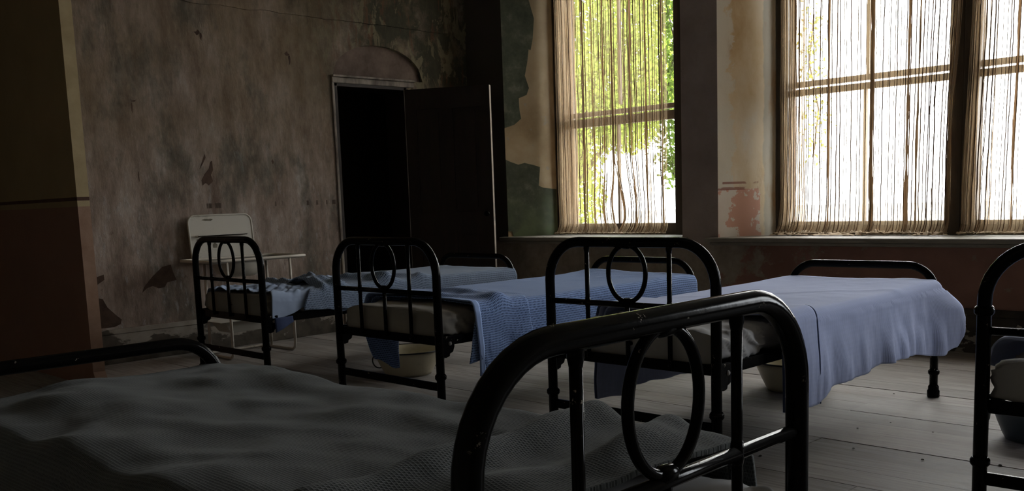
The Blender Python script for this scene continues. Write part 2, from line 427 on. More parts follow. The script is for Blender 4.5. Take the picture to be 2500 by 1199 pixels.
def wall_left():
    m = MB(); T = .28; x0, x1 = XA - T, XA
    arch = lambda y: 2.269 + .30 * math.sqrt(max(0, 1 - ((y - 5.65) / .515) ** 2))
    m.box((x0, 2.5, 0), (x1, YJ, ZC)); m.box((x0, 6.165, 0), (x1, YR + .3, ZC)); m.box((x0, YH, 0), (x1, 6.165, ZD + .06))
    ys = [YJ + (6.165 - YJ) * i / 24 for i in range(25)]
    for a, b in zip(ys, ys[1:]):
        za, zb = arch(a), arch(b)
        m.add([(x1, a, za), (x1, b, zb), (x1, b, ZC), (x1, a, ZC), (x1 - .04, a, za), (x1 - .04, b, zb)], [(0, 1, 2, 3), (4, 5, 1, 0)])
    m.box((x0, YJ, ZD + .06), (x1 - .04, 6.165, ZC - .01), 2)
    # thicker broken plaster above the picture line, with a ragged lower edge
    pts = []
    for i in range(91):
        y = 2.6 + (YB - 2.6) * i / 90
        pts.append((y, 2.752 + .02 * nz(y * 5, 3.1)))
    poly = [(x1, y, z) for y, z in pts] + [(x1, YB, ZC), (x1, 2.6, ZC)]
    m.prism(poly, (.012, 0, 0))
    # plaster fallen away: dark patches with their own outline
    H = [[(3.857, 1.578), (3.861, 1.549), (3.833, 1.501), (3.803, 1.46), (3.824, 1.509)],
         [(3.915, 1.525), (3.918, 1.452), (3.896, 1.411), (3.91, 1.362), (3.872, 1.33), (3.847, 1.35), (3.818, 1.33), (3.813, 1.371), (3.844, 1.42), (3.882, 1.46), (3.901, 1.517)],
         [(3.249, .518), (3.268, .559), (3.342, .637), (3.426, .705), (3.495, .718), (3.515, .641), (3.534, .593), (3.454, .58), (3.431, .545), (3.382, .54), (3.336, .563), (3.286, .548)],
         [(2.86, .519), (2.94, .498), (2.97, .432), (3.036, .361), (3.07, .33), (3.058, .295), (3.01, .278), (2.938, .278), (2.86, .28)],
         [(2.87, .654), (2.965, .681), (2.965, .64), (2.88, .591)]]
    for h in H: m.prism([(x1 - .001, y, z) for y, z in h], (.003, 0, 0), 1)
    for (y, z, w, hh) in ((3.29, 1.93, .006, .035), (3.31, 1.97, .018, .008), (3.87, 2.52, .02, .02), (3.90, 2.50, .012, .025), (4.68, 2.42, .02, .018), (4.70, 2.38, .008, .035), (4.47, 1.52, .010, .016), (3.3, 1.41, .004, .04)):
        k = 9; m.prism([(x1 - .001, y + w * cos(2 * pi * i / k) * (.5 + random.random()), z + hh * sin(2 * pi * i / k) * (.5 + random.random())) for i in range(k)], (.002, 0, 0), 1)
    structure(m.build('wall_left', [M['wall_a'], M['hole'], M['tymp']]))
    # hallway beyond the door
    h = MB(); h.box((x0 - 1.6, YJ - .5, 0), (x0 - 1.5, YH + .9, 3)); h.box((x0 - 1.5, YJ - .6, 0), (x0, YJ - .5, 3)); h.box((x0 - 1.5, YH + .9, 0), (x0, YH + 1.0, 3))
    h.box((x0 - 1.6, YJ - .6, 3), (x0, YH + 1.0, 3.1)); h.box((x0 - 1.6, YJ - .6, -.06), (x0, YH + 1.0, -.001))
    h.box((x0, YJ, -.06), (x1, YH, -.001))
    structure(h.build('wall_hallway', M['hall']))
    s = MB(); s.box((XA, 2.55, 0), (XA + .022, YJ - .1, .225)); s.box((XA, 2.55, .225), (XA + .03, YJ - .1, .262))
    s.box((XA, YH + .1, 0), (XA + .022, YB, .225)); s.box((XA, YH + .1, .225), (XA + .03, YB, .262))
    structure(bevel(s.build('baseboard_left', M['skirt_a']), .004))
wall_left()

def window_wall():
    m = MB(); b = YR + .3
    spans = [(XA, WIN[0][0]), (WIN[0][3], WIN[1][0]), (WIN[1][3], WIN[2][0]), (WIN[2][3], XR)]
    for a, c in spans: m.quad((a, YB, 0), (c, YB, 0), (c, YB, ZC), (a, YB, ZC))
    for w in WIN:
        m.quad((w[0], YB, 0), (w[3], YB, 0), (w[3], YB, ZS - .02), (w[0], YB, ZS - .02))
        m.quad((w[0], YB, ZW), (w[3], YB, ZW), (w[3], YB, ZC), (w[0], YB, ZC))
        m.quad((w[0], YB, ZW), (w[1], YR + .1, ZW), (w[2], YR + .1, ZW), (w[3], YB, ZW))
        m.box((w[0], YB + .02, 0), (w[3], b, ZS - .03)); m.box((w[0], YB + .02, ZW + .005), (w[3], b, ZC))
    for a, c in ((XA - .3, WIN[0][1] - .002), (WIN[0][2] + .002, WIN[1][1] - .002), (WIN[1][2] + .002, WIN[2][1] - .002), (WIN[2][2] + .002, XR + .2)):
        m.box((a, YR + .1, 0), (c, b, ZC))
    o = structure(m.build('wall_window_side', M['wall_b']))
    for k, w in enumerate(WIN):
        ma = 'rev1' if k == 0 else 'rev2'
        for (fx, gx) in ((w[0], w[1]), (w[3], w[2])):
            q = MB().quad((fx, YB, ZS - .02), (gx, YR + .1 if False else YR, ZS - .02), (gx, YR, ZW), (fx, YB, ZW))
            q.quad((gx, YR, ZS - .02), (gx, YR + .1, ZS - .02), (gx, YR + .1, ZW), (gx, YR, ZW))
            if k == 0 and fx == w[0]:
                a = Vector((w[0], YB, 0)); t = Vector((w[1] - w[0], YR - YB, 0)).normalized(); nn = Vector((t.y, -t.x, 0))
                P1 = [(.0, 3.29), (.22, 3.29), (.279, 3.018), (.326, 2.847), (.308, 2.656), (.284, 2.552), (.264, 2.56), (.248, 2.445), (.218, 2.31), (.255, 2.194), (.229, 2.128), (.15, 2.098), (.154, 1.981), (.167, 1.903), (.096, 1.846), (.0, 1.816)]
                P2 = [(.0, 1.515), (.042, 1.494), (.123, 1.464), (.186, 1.479), (.28, 1.456), (.342, 1.435), (.323, 1.256), (.364, 1.235), (.502, 1.215), (.502, ZS), (.053, ZS), (.038, .819), (.0, .821)]
                for P in (P1, P2): q.prism([a + t * s + Vector((0, 0, z)) - nn * .002 for s, z in P], nn * .009, 1)
            q.build('reveal', [M[ma], M['green']], o)
window_wall()
def sill(name, x0, x1, w):
    m = MB(); y0 = YB - .08
    m.prism([(x0, y0, ZS), (x0, YB, ZS), (w[0] + .002, YB, ZS), (w[1] + .002, YR + .1, ZS), (w[2] - .002, YR + .1, ZS), (w[3] - .002, YB, ZS), (x1, YB, ZS), (x1, y0, ZS)][::-1], (0, 0, -.034))
    m.box((x0 + .03, y0 + .025, ZS - .06), (x1 - .03, YB, ZS - .034))
    structure(bevel(m.build(name, M['sill']), .006))
sill('trim_1', -6.87, -4.70, WIN[0]); sill('trim_2', -4.485, -.88, WIN[1]); sill('trim_3', .43, 2.67, WIN[2])
s = MB().box((XA + .03, YB - .022, 0), (XR, YB, .25)); s.box((XA + .03, YB - .03, .25), (XR, YB, .298))
structure(bevel(s.build('baseboard_window_side', M['skirt']), .004))

def stub():
    xs, y0, y1 = -6.437, 2.478, 2.557
    m = MB()
    for (za, zb, mi, me) in ((0, 1.184, 1, 3), (1.184, 1.222, 0, 2), (1.222, 1.245, 4, 4), (1.245, ZC, 0, 2)):
        m.quad((-9.5, y0, za), (xs, y0, za), (xs, y0, zb), (-9.5, y0, zb), mi)
        m.quad((xs, y0, za), (xs, y1, za), (xs, y1, zb), (xs, y0, zb), me)
        m.quad((xs, y1, za), (-9.5, y1, za), (-9.5, y1, zb), (xs, y1, zb), me)
    m.prism([(xs, y0, 0), (xs + .05, y0, 0), (xs + .035, y0, .04), (xs, y0, .10)], (0, y1 - y0, 0), 3)
    structure(m.build('wall_partition', [M['stub_up'], M['stub_low'], M['edge_up'], M['edge_low'], M['line']]))
stub()

# ------------------------------------------------------------------ windows
def window(name, x0, x1, dz=0.0, thick=0.0):
    y0, y1 = YR - .02, YR + .09; st = .10
    m = MB()
    for a, b in ((x0, x0 + st), (x1 - st, x1)): m.box((a, y0, ZS), (b, y1, ZW))
    m.box((x0 + st, y0, ZW - .1), (x1 - st, y1, ZW)); m.box((x0 + st, y0 + .02, ZS), (x1 - st, y1, ZS + .105))
    fr = structure(bevel(m.build(name, M['wood']), .005))
    xa, xb = x0 + st, x1 - st
    bevel(MB().box((xa, YR + .05, 1.93 + dz), (xb, YR + .085, 1.975 + dz)).build('meeting_rail', M['sash'], fr), .004)
    bevel(MB().box((xa, YR + .005, 1.86 + dz - thick), (xb, YR + .045, 1.91 + dz)).build('meeting_rail', M['sash'], fr), .004)
    xm = (xa + xb) / 2
    MB().box((xm - .011, YR + .05, 1.97), (xm + .011, YR + .08, ZW - .1)).build('glazing_bar', M['sash'], fr)
    MB().box((xm - .011, YR + .01, ZS + .07), (xm + .011, YR + .04, 1.87)).build('glazing_bar', M['sash'], fr)
    MB().box((xa, YR + .064, 1.96), (xb, YR + .068, ZW - .09)).build('pane', M['glass'], fr)
    MB().box((xa, YR + .024, ZS + .06), (xb, YR + .028, 1.88)).build('pane', M['glass'], fr)
window('window_1', -6.545, -5.03, -.045, .03); window('window_2', -4.132, -2.676); window('window_3', -2.676, -1.22); window('window_4_added', .77, 2.33)  # fourth window is added out of view to light the room's right side

# ------------------------------------------------------------------ curtains
def curtain(label, panels, x0, x1, y, seed, heap=(0, 0)):
    """panels: list of (xtop0, xtop1, pleats, gather fn, bottom warp fn)"""
    root = empty('curtain', ((x0 + x1) / 2, y, ZS)); ox = (x0 + x1) / 2
    tag(root, label, 'curtain', 'muslin curtains hanging at the windows')
    for pi_, (a, b, npl, (gather, spots), warp, amp) in enumerate(panels):
        z0, z1 = .012, ZW - .12 - ZS; cw = (b - a) * 1.7
        def fn(s, t, a=a, b=b, npl=npl, gather=gather, warp=warp, amp=amp):
            z = lerp(z0, z1, t * t * .35 + t * .65)
            x = a + (b - a) * gather(s)
            x += warp(s, t) + .006 * nz(s * 9 + seed, t * 2.5, 1.7)
            ph = 2 * pi * npl * s + 1.4 * nz(s * 4 + seed * 3, t * 1.3, .5)
            k = amp(s) * (.75 + .5 * nz(s * 6, t * 2, seed))
            yy = -.05 - k * sin(ph) - .3 * k * sin(2.3 * ph + 1)
            low = max(0, 1 - z / .10)
            yy -= low * low * .06 * (1 + .8 * nz(s * 22, seed, 2)); z += low * .012 * (1 + nz(s * 30, seed, 5))
            return (x - ox, yy, z, s * cw, z)
        n = max(120, int(npl * 14))
        MB().grid(fn, n, 60).build('curtain_panel', M['curtain'], root, True)
        cd = MB(); rnd = random.Random(seed * 10 + pi_); s = 0
        while s < 1:
            rad = .0027 * rnd.uniform(.55, 1.7); off = rnd.uniform(-.004, .004); wv = rnd.random() * 99
            cd.tube([(lambda p: (p[0] + off * (1 - j / 30) + .005 * nz(j * .22, wv), p[1] - .004, p[2]))(fn(s, j / 44)) for j in range(45)], rad, 5, caps=False)
            s += (.031 / cw) * rnd.uniform(.6, 1.4)
        fd = MB()
        for c_, k_ in spots:
            if c_ + k_ * .45 < 1: fd.grid(lambda a_, b_: (lambda p: (p[0] + (a_ - .5) * (.010 + .35 * k_) * (.9 + .9 * nz(b_ * 4, c_ * 31)), p[1] - .008 - .006 * sin(pi * a_), p[2]))(fn(c_, b_)), 8, 50)
        if fd.v: fd.build('doubled_fold', M['fold'], root, True)
        cd.build('woven_cords', M['cord'], root, True)
        hm = MB()
        for q in range(5):
            pts = []
            for i in range(90):
                s = i / 89; p = fn(s, .0)
                pts.append((p[0] + .01 * nz(s * 20, q, seed), p[1] - .008 * q + .03 * nz(s * 24, q + 4, seed), .008 + .012 * (1 + nz(s * 40, q + 9, seed))))
            hm.tube(pts, [.002 + .0035 * (1 + nz(i * .9, q, seed + 3)) for i in range(90)], 6)
        hm.build('ragged_hem', M['hem'], root, True)
    if heap[1] > heap[0]:
        hm = MB()
        for q in range(12):
            xx = lerp(heap[0], heap[1], random.random()) - ox; L = random.uniform(.15, .38); yb = -.07 - .08 * random.random(); w_ = random.uniform(.04, .09); hh = random.uniform(.02, .045)
            hm.grid(lambda a, b: (xx + L * (a - .5) + .015 * nz(a * 7, b * 5, q), yb - w_ * (b - .5) + .02 * nz(a * 5, q, b), max(.004, hh * (sin(pi * b) ** .7) * (sin(pi * a) ** .5) * (.7 + .6 * nz(a * 9, b * 3, q + seed)) + .008 * nz(a * 22, b * 12, q) + .006)), 30, 10)
        hm.build('fallen_folds', M['hem'], root, True)
    return root
YC = YR - .02
def gathers(w, f, spots, seed):
    """cloth-to-width map: the first fraction f squeezed into w, and tight bundles at the spots"""
    N = 400; d = []
    for i in range(N):
        s = (i + .5) / N; q = (w / f) if s < f else (1 - w) / (1 - f)
        for c, k in spots: q *= 1 - .93 * exp(-((s - c) / k) ** 2)
        q *= 1 + .45 * nz(s * 30, seed)
        d.append(q)
    t = sum(d); acc = [0]
    for q in d: acc.append(acc[-1] + q / t)
    def g(s):
        x = s * N; i = min(N - 1, int(x)); return lerp(acc[i], acc[i + 1], x - i)
    return g, spots
g_l = lambda w, f: (lambda s: s * w / f if s < f else w + (s - f) * (1 - w) / (1 - f))     # fraction f of the cloth gathered into the first w
amp_l = lambda f: (lambda s: .034 if s < f else .011)
gap = lambda t: exp(-((t - .12) / .12) ** 2)
curtain('tan muslin curtains parted low down at the narrow window beside the open door',
        [(-6.455, -5.76, 17, gathers(.27, .44, [(.55, .02), (.68, .015), (.84, .025), (.97, .03)], 1), lambda s, t: s ** 2.5 * (-.035 * exp(-((t - .17) / .11) ** 2) + .05 * sm(t, .07, 0)) - .012 * (1 - s) * sm(t, .1, 0), amp_l(.40)),
         (-5.77, -5.17, 13, gathers(.5, .5, [(.03, .03), (.35, .02), (.62, .02), (.9, .03)], 2), lambda s, t: (1 - s) ** 2 * (.12 * sm(t, .42, .12) - .05 * sm(t, .1, 0)), lambda s: .014)],
        -6.455, -5.17, YC, 3)
curtain('wide tan muslin curtain over the middle of the bright paired windows',
        [(-4.055, -3.30, 20, gathers(.24, .42, [(.62, .012), (.97, .03)], 3), lambda s, t: -.02 * (1 - s) * sm(t, .15, 0), amp_l(.42)),
         (-3.31, -2.66, 15, gathers(.5, .5, [(.03, .03), (.42, .03), (.55, .012), (.93, .05)], 4), lambda s, t: -.07 * s ** 2 * sm(t, .95, .3), lambda s: .010 if s < .85 else .03)],
        -4.055, -2.66, YC, 8, (-4.3, -2.72))
curtain('tan muslin curtain cut off at the photo edge beyond the window mullion',
        [(-2.60, -2.0, 18, gathers(.26, .46, [(.62, .015), (.8, .02)], 5), lambda s, t: -.05 * (1 - s) * sm(t, .9, .1), amp_l(.46)), (-2.0, -1.28, 13, gathers(.5, .5, [(.3, .02)], 6), lambda s, t: 0, lambda s: .012)],
        -2.60, -1.28, YC, 13)

# ------------------------------------------------------------------ door
def door():
    y0, y1 = YJ, YH; m = MB(); x = XA
    m.box((x - .28, y0 - .005, 0), (x + .012, y0 + .035, ZD)); m.box((x - .28, y1 - .035, 0), (x + .012, y1 + .005, ZD))
    m.box((x - .28, y0, ZD - .03), (x + .012, y1, ZD + .01))
    f = structure(bevel(m.build('door_1', M['door']), .004))
    j = MB(); j.box((x - .002, y0 - .022, 0), (x + .016, y0 + .004, ZD)); j.box((x - .07, y0 - .02, ZD), (x + .02, 6.04, ZD + .05)); j.box((x - .07, y0 - .02, ZD + .05), (x + .04, 6.05, ZD + .068))
    bevel(j.build('architrave', M['jamb'], f), .005)
    L = empty('door_leaf', (x + .02, y1 - .005, 0), math.radians(90 - 124 + 180 - 90 + 0)); L.parent = f
    return f, L
f_door, _L = door()
bpy.data.objects.remove(_L)
def door_leaf():
    # hinged on the right jamb, swung back past square into the room
    th = math.radians(122); w, t, h = .82, .055, 2.17
    d = Vector((sin(th), -cos(th), 0)); n = Vector((d.y, -d.x, 0)); o = Vector((XA + .03, YH - .02, .01))
    P = lambda a, b, z: o + d * a + n * b + Vector((0, 0, z))
    def bx(m, a0, a1, b0, b1, z0, z1, mi=0):
        m.add([P(a0, b0, z0), P(a1, b0, z0), P(a1, b1, z0), P(a0, b1, z0), P(a0, b0, z1), P(a1, b0, z1), P(a1, b1, z1), P(a0, b1, z1)],
              [(0, 3, 2, 1), (4, 5, 6, 7), (0, 1, 5, 4), (1, 2, 6, 5), (2, 3, 7, 6), (3, 0, 4, 7)], mi)
    m = MB(); e = .003
    for a0, a1 in ((e, .11), (.36, .46), (.71, w - e)): bx(m, a0, a1, 0, t, 0, h)
    for z0, z1 in ((0, .22), (.84, 1.02), (1.98, h)):
        for a0, a1 in ((.11, .36), (.46, .71)): bx(m, a0, a1, 0, t, z0, z1)
    for z0, z1 in ((.22, .84), (1.02, 1.98)):
        for a0, a1 in ((.11, .36), (.46, .71)): bx(m, a0, a1, .012, t - .012, z0, z1); bx(m, a0 + .04, a1 - .04, .006, t - .006, z0 + .04, z1 - .04)
    lf = m.build('door_leaf', M['door'], f_door)
    g = MB(); bx(g, w - e, w, 0, t, 0, h); bx(g, 0, e, 0, t, 0, h); g.build('pale_edge', M['dooredge'], lf)  # leaf edges set in a paler colour than the faces
    k = MB()
    bx(k, w - .001, w + .002, .012, .03, .93, 1.09); k.build('lock_plate', M['tray'], lf)
    k = MB(); c = P(.77, -.03, 1.0); k.tube([P(.77, t + .05, 1.0), P(.77, -.05, 1.0)], .008, 8)
    for b in (-.055, t + .055):
        k.tube([P(.77, b - .012, 1.0), P(.77, b - .008, 1.0), P(.77, b + .008, 1.0), P(.77, b + .012, 1.0)], [.018, .026, .026, .018], 14)
    k.build('door_knob', M['iron'], lf, True)
    for z in (.25, 1.9):
        k = MB(); k.tube([P(-.005, -.004, z - .05), P(-.005, -.004, z + .05)], .008, 10); k.build('hinge', M['tray'], lf)
door_leaf()

# ------------------------------------------------------------------ iron beds
W2, HT, HL, ZM, ZE, ZR, LB = .42, .9454, .7058, .6913, .4582, .2345, 2.105
R = .021
def hoop(h, rad, v, n=10):
    p = [(-W2, v, .045), (-W2, v, h - rad)]
    p += [(-W2 + rad - rad * cos(a), v, h - rad + rad * sin(a)) for a in [pi / 2 * i / n for i in range(1, n + 1)]]
    p += [(W2 - rad + rad * sin(a), v, h - rad + rad * cos(a)) for a in [pi / 2 * i / n for i in range(0, n + 1)]]
    return p + [(W2, v, .045)]
def collar(u, v, z, r0=R, k=1.38, h=.014):
    return MB().lathe([(r0, -h), (r0 * 1.12, -h), (r0 * k, -h * .45), (r0 * k, h * .45), (r0 * 1.12, h), (r0, h)], 18, 0, (u, v, z))
def make_bed():
    b = empty('iron_bed'); I = M['iron']
    MB().tube(hoop(HT, .165, 0), R, 18).build('head_hoop', I, b, True)
    MB().tube(hoop(HL, .150, LB), R, 18).build('foot_hoop', I, b, True)
    MB().tube([(-W2, 0, ZM), (W2, 0, ZM)], .0125, 12).build('cross_rail', I, b, True)
    rc = (HT + ZM) / 2; rr = (HT - ZM) / 2 - .012
    ring = MB().tube([(rr * .82 * cos(a) * 1.0, 0, rc + rr * sin(a)) for a in [2 * pi * i / 48 for i in range(48)]], .0098, 12, True)
    for z in (rc + rr, rc - rr): ring.tube([(-.03, 0, z), (-.012, 0, z), (.012, 0, z), (.03, 0, z)], [.007, .016, .016, .007], 12)
    ring.build('ring', I, b, True)
    for u in (-.2087, .2087):
        q = MB().tube([(u, 0, ZE), (u, 0, HT)], .0098, 12)
        for z in (ZM, HT - R): q.tube([(u, 0, z - .022), (u, 0, z - .008), (u, 0, z + .008), (u, 0, z + .022)], [.0098, .0125, .0125, .0098], 12)
        q.build('upright_bar', I, b, True)
    MB().tube([(0, 0, ZE), (0, 0, ZM)], .0098, 12).build('upright_bar', I, b, True)
    def angle(u0, u1, v0, v1, dv):
        q = MB()
        if u0 != u1: q.box((u0, v0 - .003, ZE - .022), (u1, v0 + .003, ZE + .022)); q.box((u0, min(v0, v0 + dv), ZE - .022), (u1, max(v0, v0 + dv), ZE - .016))
        else: q.box((u0 - .003, v0, ZE - .022), (u0 + .003, v1, ZE + .022)); q.box((min(u0, u0 + dv), v0, ZE - .022), (max(u0, u0 + dv), v1, ZE - .016))
        return bevel(q.build('side_rail' if u0 == u1 else 'end_rail', I, b), .002)
    angle(-W2, W2, .012, 0, .035); angle(-W2, W2, LB - .012, 0, -.035)
    angle(-W2, -W2, .012, LB - .012, .035); angle(W2, W2, .012, LB - .012, -.035)
    bevel(MB().box((-W2, -.006, ZR - .02), (W2, .006, ZR + .02)).build('stretcher', I, b), .002)
    MB().box((-W2 + .01, .03, ZE - .012), (W2 - .01, LB - .03, ZE - .002)).build('spring_base', I, b)
    for sv, v in ((1, 0), (-1, LB)):
        for u in (-W2, W2):
            pr = [(.0, .025), (.085, .025), (.085, -.03), (.075, -.055), (.055, -.062), (.052, -.075), (.03, -.08), (.0, -.075)]
            s_ = 1 if u < 0 else -1
            c = MB().prism([(u + s_ * .004, v + sv * a, ZE + z) for a, z in pr], (s_ * -.02, 0, 0))
            cb = bevel(c.build('corner_bracket', I, b), .004)
            k = MB().lathe([(0, .007), (.007, .006), (.010, .002), (.010, 0)], 12)
            k.v = [(u - s_ * (.016 + z), v + sv * .055 + y, ZE - .012 + x) for (x, y, z) in k.v]
            k.build('bolt', M['bolt'], cb, True)
            for z in ((.286, .099) if v == 0 else (.135,)): collar(u, v, z).build('collar', I, b, True)
            MB().lathe([(0, 0), (.029, 0), (.032, .004), (.032, .034), (.027, .042), (.027, .058), (.023, .064), (R, .066)], 20, 0, (u, v, 0)).build('foot_cap', I, b, True)
    return b
def copy_tree(o, parent=None):
    c = o.copy(); C.objects.link(c)
    if parent: c.parent = parent
    for ch in [q for q in bpy.data.objects if q.parent == o]: copy_tree(ch, c)
    return c
BEDS = dict(A=(-5.6237, 3.0506, -.0108), B=(-3.984, 3.0299, -.0076), C=(-2.4582, 3.0946, .0096), D=(-.6397, 3.0656, .0446), E=(-.8763, 1.1908, pi / 2 + .0217))
LBL = dict(A='black iron bed beside the white enamel washstand, far from the camera',
           B='black iron bed with coarse blue waffle blanket over its end, cream basin beside it',
           C='black iron bed under the long pale blue blanket, below the bright double window',
           D='black iron bed mostly cut off by the right edge of the photo',
           E='large foreground black iron bed lying crosswise under a charcoal blanket')
proto = make_bed(); ROOT = {}
for k, (x, y, r) in BEDS.items():
    o = proto if k == 'A' else copy_tree(proto)
    o.location = (x, y, 0); o.rotation_euler = (0, 0, r); tag(o, LBL[k], 'bed', 'iron beds in the ward'); ROOT[k] = o
for u in (-W2, W2): collar(u, 0, .752).build('collar', M['iron'], ROOT['D'], True)

# ------------------------------------------------------------------ bedding
def place(o, k): o.location = (BEDS[k][0], BEDS[k][1], 0); o.rotation_euler = (0, 0, BEDS[k][2]); return o
def mattress(k, mat, label, seed):
    m = MB(); n = 150; ks = 210; z0, z1 = ZE + .004, .602; hw = .402; zc = (z0 + z1) / 2; hz = (z1 - z0) / 2; va, vb = .035, LB - .045
    e = 5.5
    def fn(s, t):
        a = 2 * pi * s; c, d = cos(a), sin(a)
        if t < .12: q = t / .12; v = va; sc = max(.02, q)
        elif t > .88: q = (1 - t) / .12; v = vb; sc = max(.02, q)
        else: v = lerp(va, vb, (t - .12) / .76); sc = 1
        rr = 1 / (abs(c) ** e + abs(d) ** e) ** (1 / e)
        u = hw * rr * c * sc; z = zc + hz * rr * d * sc
        ed = min(1.0, (v - va) / .05, (vb - v) / .05)
        if sc == 1:
            rd = .03 * (1 - math.sqrt(max(0, 1 - (1 - max(0, ed)) ** 2))); u *= 1 - rd / hw; z = zc + (z - zc) * (1 - rd / hz)
        w = .006 * nz(u * 6 + seed, v * 6, z * 9) + .004 * abs(nz((u + v) * 14, (v - u) * 5 + z * 25, seed))
        if abs(u) > .28 and v < .8: w += sm(abs(u), .28, .38) * (.020 * (1 - abs(nz(v * 9 + z * 9, seed + v * 3, z * 4))) ** 5 - .012)
        L = math.hypot(u / hw, (z - zc) / hz) + 1e-6
        return (u + w * u / hw / L, v + (-.02 * (1 - (abs(z - zc) / hz) ** 2) * (1 - (u / hw) ** 2) if v == va else 0), z + w * (z - zc) / hz / L * 1.2)
    m.grid(fn, n, ks)
    return tag(place(m.build('mattress', mat, None, True), k), label, 'mattress', 'mattresses on the iron beds')
mattress('A', M['tick'], 'thin grey mattress on the bed beside the enamel washstand', 1)
mattress('B', M['tick'], 'off-white mattress showing behind the hoop beside the cream basin', 2)
mattress('C', M['tick_c'], 'pale wrinkled mattress under the long pale blue blanket', 3)
mattress('D', M['tick_c'], 'grey mattress of the bed cut off at the right edge', 4)
mattress('E', M['tick_c'], 'mattress of the foreground bed under the charcoal blanket', 5)

def drape(name, mats, zt, Hm, v0, v1, dR, dL, bumps, amp=.02, kf=22., seed=0., nu=150, nv=170, r=.045, parent=None, flare=None, foot=None, thick=.006, vsh=0.0):
    def fn(s, t):
        s2 = s
        um = lerp(-1, 1, s2)
        a0, b0 = v0(um), v1(um)
        v = lerp(a0, b0, t)
        lr, ll = Hm - r + r * pi / 2 + dR(v), Hm - r + r * pi / 2 + dL(v)
        a = lerp(-ll, lr, s2); sg = 1 if a > 0 else -1; e = abs(a) - (Hm - r)
        vv = v
        if e <= 0: u = abs(a); z = zt
        elif e < r * pi / 2: th = e / r; u = Hm - r + r * sin(th); z = zt - r * (1 - cos(th))
        else:
            d = e - r * pi / 2; u = Hm; z = zt - r - d
            q = sm(d, 0, .28)
            f = .5 + .5 * sin(kf * v + 2.2 * nz(v * 3, seed, sg) + sg)
            u += q * amp * (f + .5 * (1 + nz(v * 9, d * 4, seed))) + .004 * (1 + nz(v * 5, d * 6, seed + 2))
            if flare: u += flare(v, d, sg)
            if sg > 0: vv += vsh * d * sm(v, .7, .1)
        bl = 1 - sm(e, -.02, .12) * .75
        h = bumps(sg * u, v); h = (h + math.sqrt(h * h + .00012)) / 2 * bl
        z += h
        if foot and v > foot:
            q = v - foot; z -= sm(q, 0, .08) * .05 * (1 - sm(e, -.1, .0))
        z = max(z, .012)
        vv += .006 * nz(u * 4 + seed, v * 4, z * 4)
        return (sg * u, vv, z, a, v)
    o = MB().grid(fn, nu, nv).build(name, mats, parent, True)
    if thick: solid(o, thick)
    return o
cst = lambda c: (lambda *_: c)
def lumps(seed, a=.012, b=.004, f=3.0): return lambda u, v: a * (nz(u * f + seed, v * f * .7, seed) + .35) + b * nz(u * 11, v * 9, seed + 4)

# B: coarse blue waffle, end folded back and hanging in a point
vB0 = lambda s: lerp(.19, .115, (s + 1) / 2) + .10 * (1 - s * s)
o = drape('blanket', M['waf_b'], .617, .452, lambda s: vB0(s) + .03, cst(2.10), table([(.1, .24), (.6, .17), (1.3, .16), (2.1, .10)]), table([(.1, .10), (2, .13)]),
          lambda u, v: lumps(2, .016)(u, v) - .012 + .02 * exp(-((v - 2.0) / .25) ** 2) * (1 - u * u) + .012 * exp(-((v - .75 + .3 * u) / .09) ** 2), .016, 17, 2.0)
tag(place(o, 'B'), 'bright blue coarse waffle blanket with a pointed corner hanging toward the floor', 'blanket', 'waffle blankets on the beds'); BB = o
drape('turned_down_fold', M['waf_b'], .633, .468, vB0, lambda s: lerp(.44, .57, sm(s, -1, .2)), table([(.1, .32), (.2, .305), (.38, .255), (.57, .17)]), table([(.18, .12), (.29, .34), (.42, .41), (.46, .41)]),
      lambda u, v: lumps(2.5, .012)(u, v) - .010 + .035 * exp(-((v - .46 + .12 * u) / .06) ** 2) * sm(u, -.3, .1) + .02 * exp(-((v - .27 - .2 * u) / .05) ** 2), .018, 14, 2.2, 150, 60, parent=BB, vsh=.30)
drape('binding_strip', M['bind_b'], .636, .472, lambda s: vB0(s) - .012, lambda s: vB0(s) + .028, table([(.1, .325), (.2, .31)]), table([(.17, .10), (.22, .2)]),
      lambda u, v: lumps(2.5, .012)(u, v) - .010, .012, 14, 2.2, 120, 4, parent=BB, thick=.006, vsh=.30)

# C: long pale blue blanket
vC0 = lambda s: .39 + .02 * s
flC = lambda v, d, sg: ((.085 * sm(v, 1.84, 2.12) * sm(d, -.04, .10) + .028 * sm(d, .10, .26) * sm(v, 1.15, 1.4) * max(0, sin(33 * v + 3 * nz(v * 2, 4)))) if sg > 0 else 0)
o = drape('blanket', M['waf_c'], .617, .456, lambda s: vC0(s) + .03, lambda s: 2.085 + .06 * sm(s, .55, 1) + .03 * sm(s, -.55, -1),
          table([(.4, .34), (.66, .35), (.84, .30), (1.07, .295), (1.33, .275), (1.65, .28), (1.95, .32), (2.06, .29), (2.16, .13)]), table([(.4, .38), (.66, .37), (.8, .375), (1.1, .385), (2.1, .33)]),
          lambda u, v: lumps(7, .012, .002, 2.4)(u, v) - .004 + .012 * exp(-((v - 2.02) / .3) ** 2) + .007 * exp(-((v - 1.2 - .9 * u) / .05) ** 2), .022, 27, 7.0, 180, 190, flare=flC)
tag(place(o, 'C'), 'pale blue ribbed blanket draped long over the bed below the bright double window', 'blanket', 'waffle blankets on the beds'); BC = o
drape('turned_down_fold', M['waf_c'], .634, .468, vC0, lambda s: vC0(s) + .265 + .02 * s, table([(.4, .36), (.66, .37)]), table([(.4, .41), (.66, .43)]),
      lambda u, v: lumps(7, .009, .002, 2.0)(u, v) - .008, .008, 12, 7.3, 150, 40, parent=BC, thick=.012)
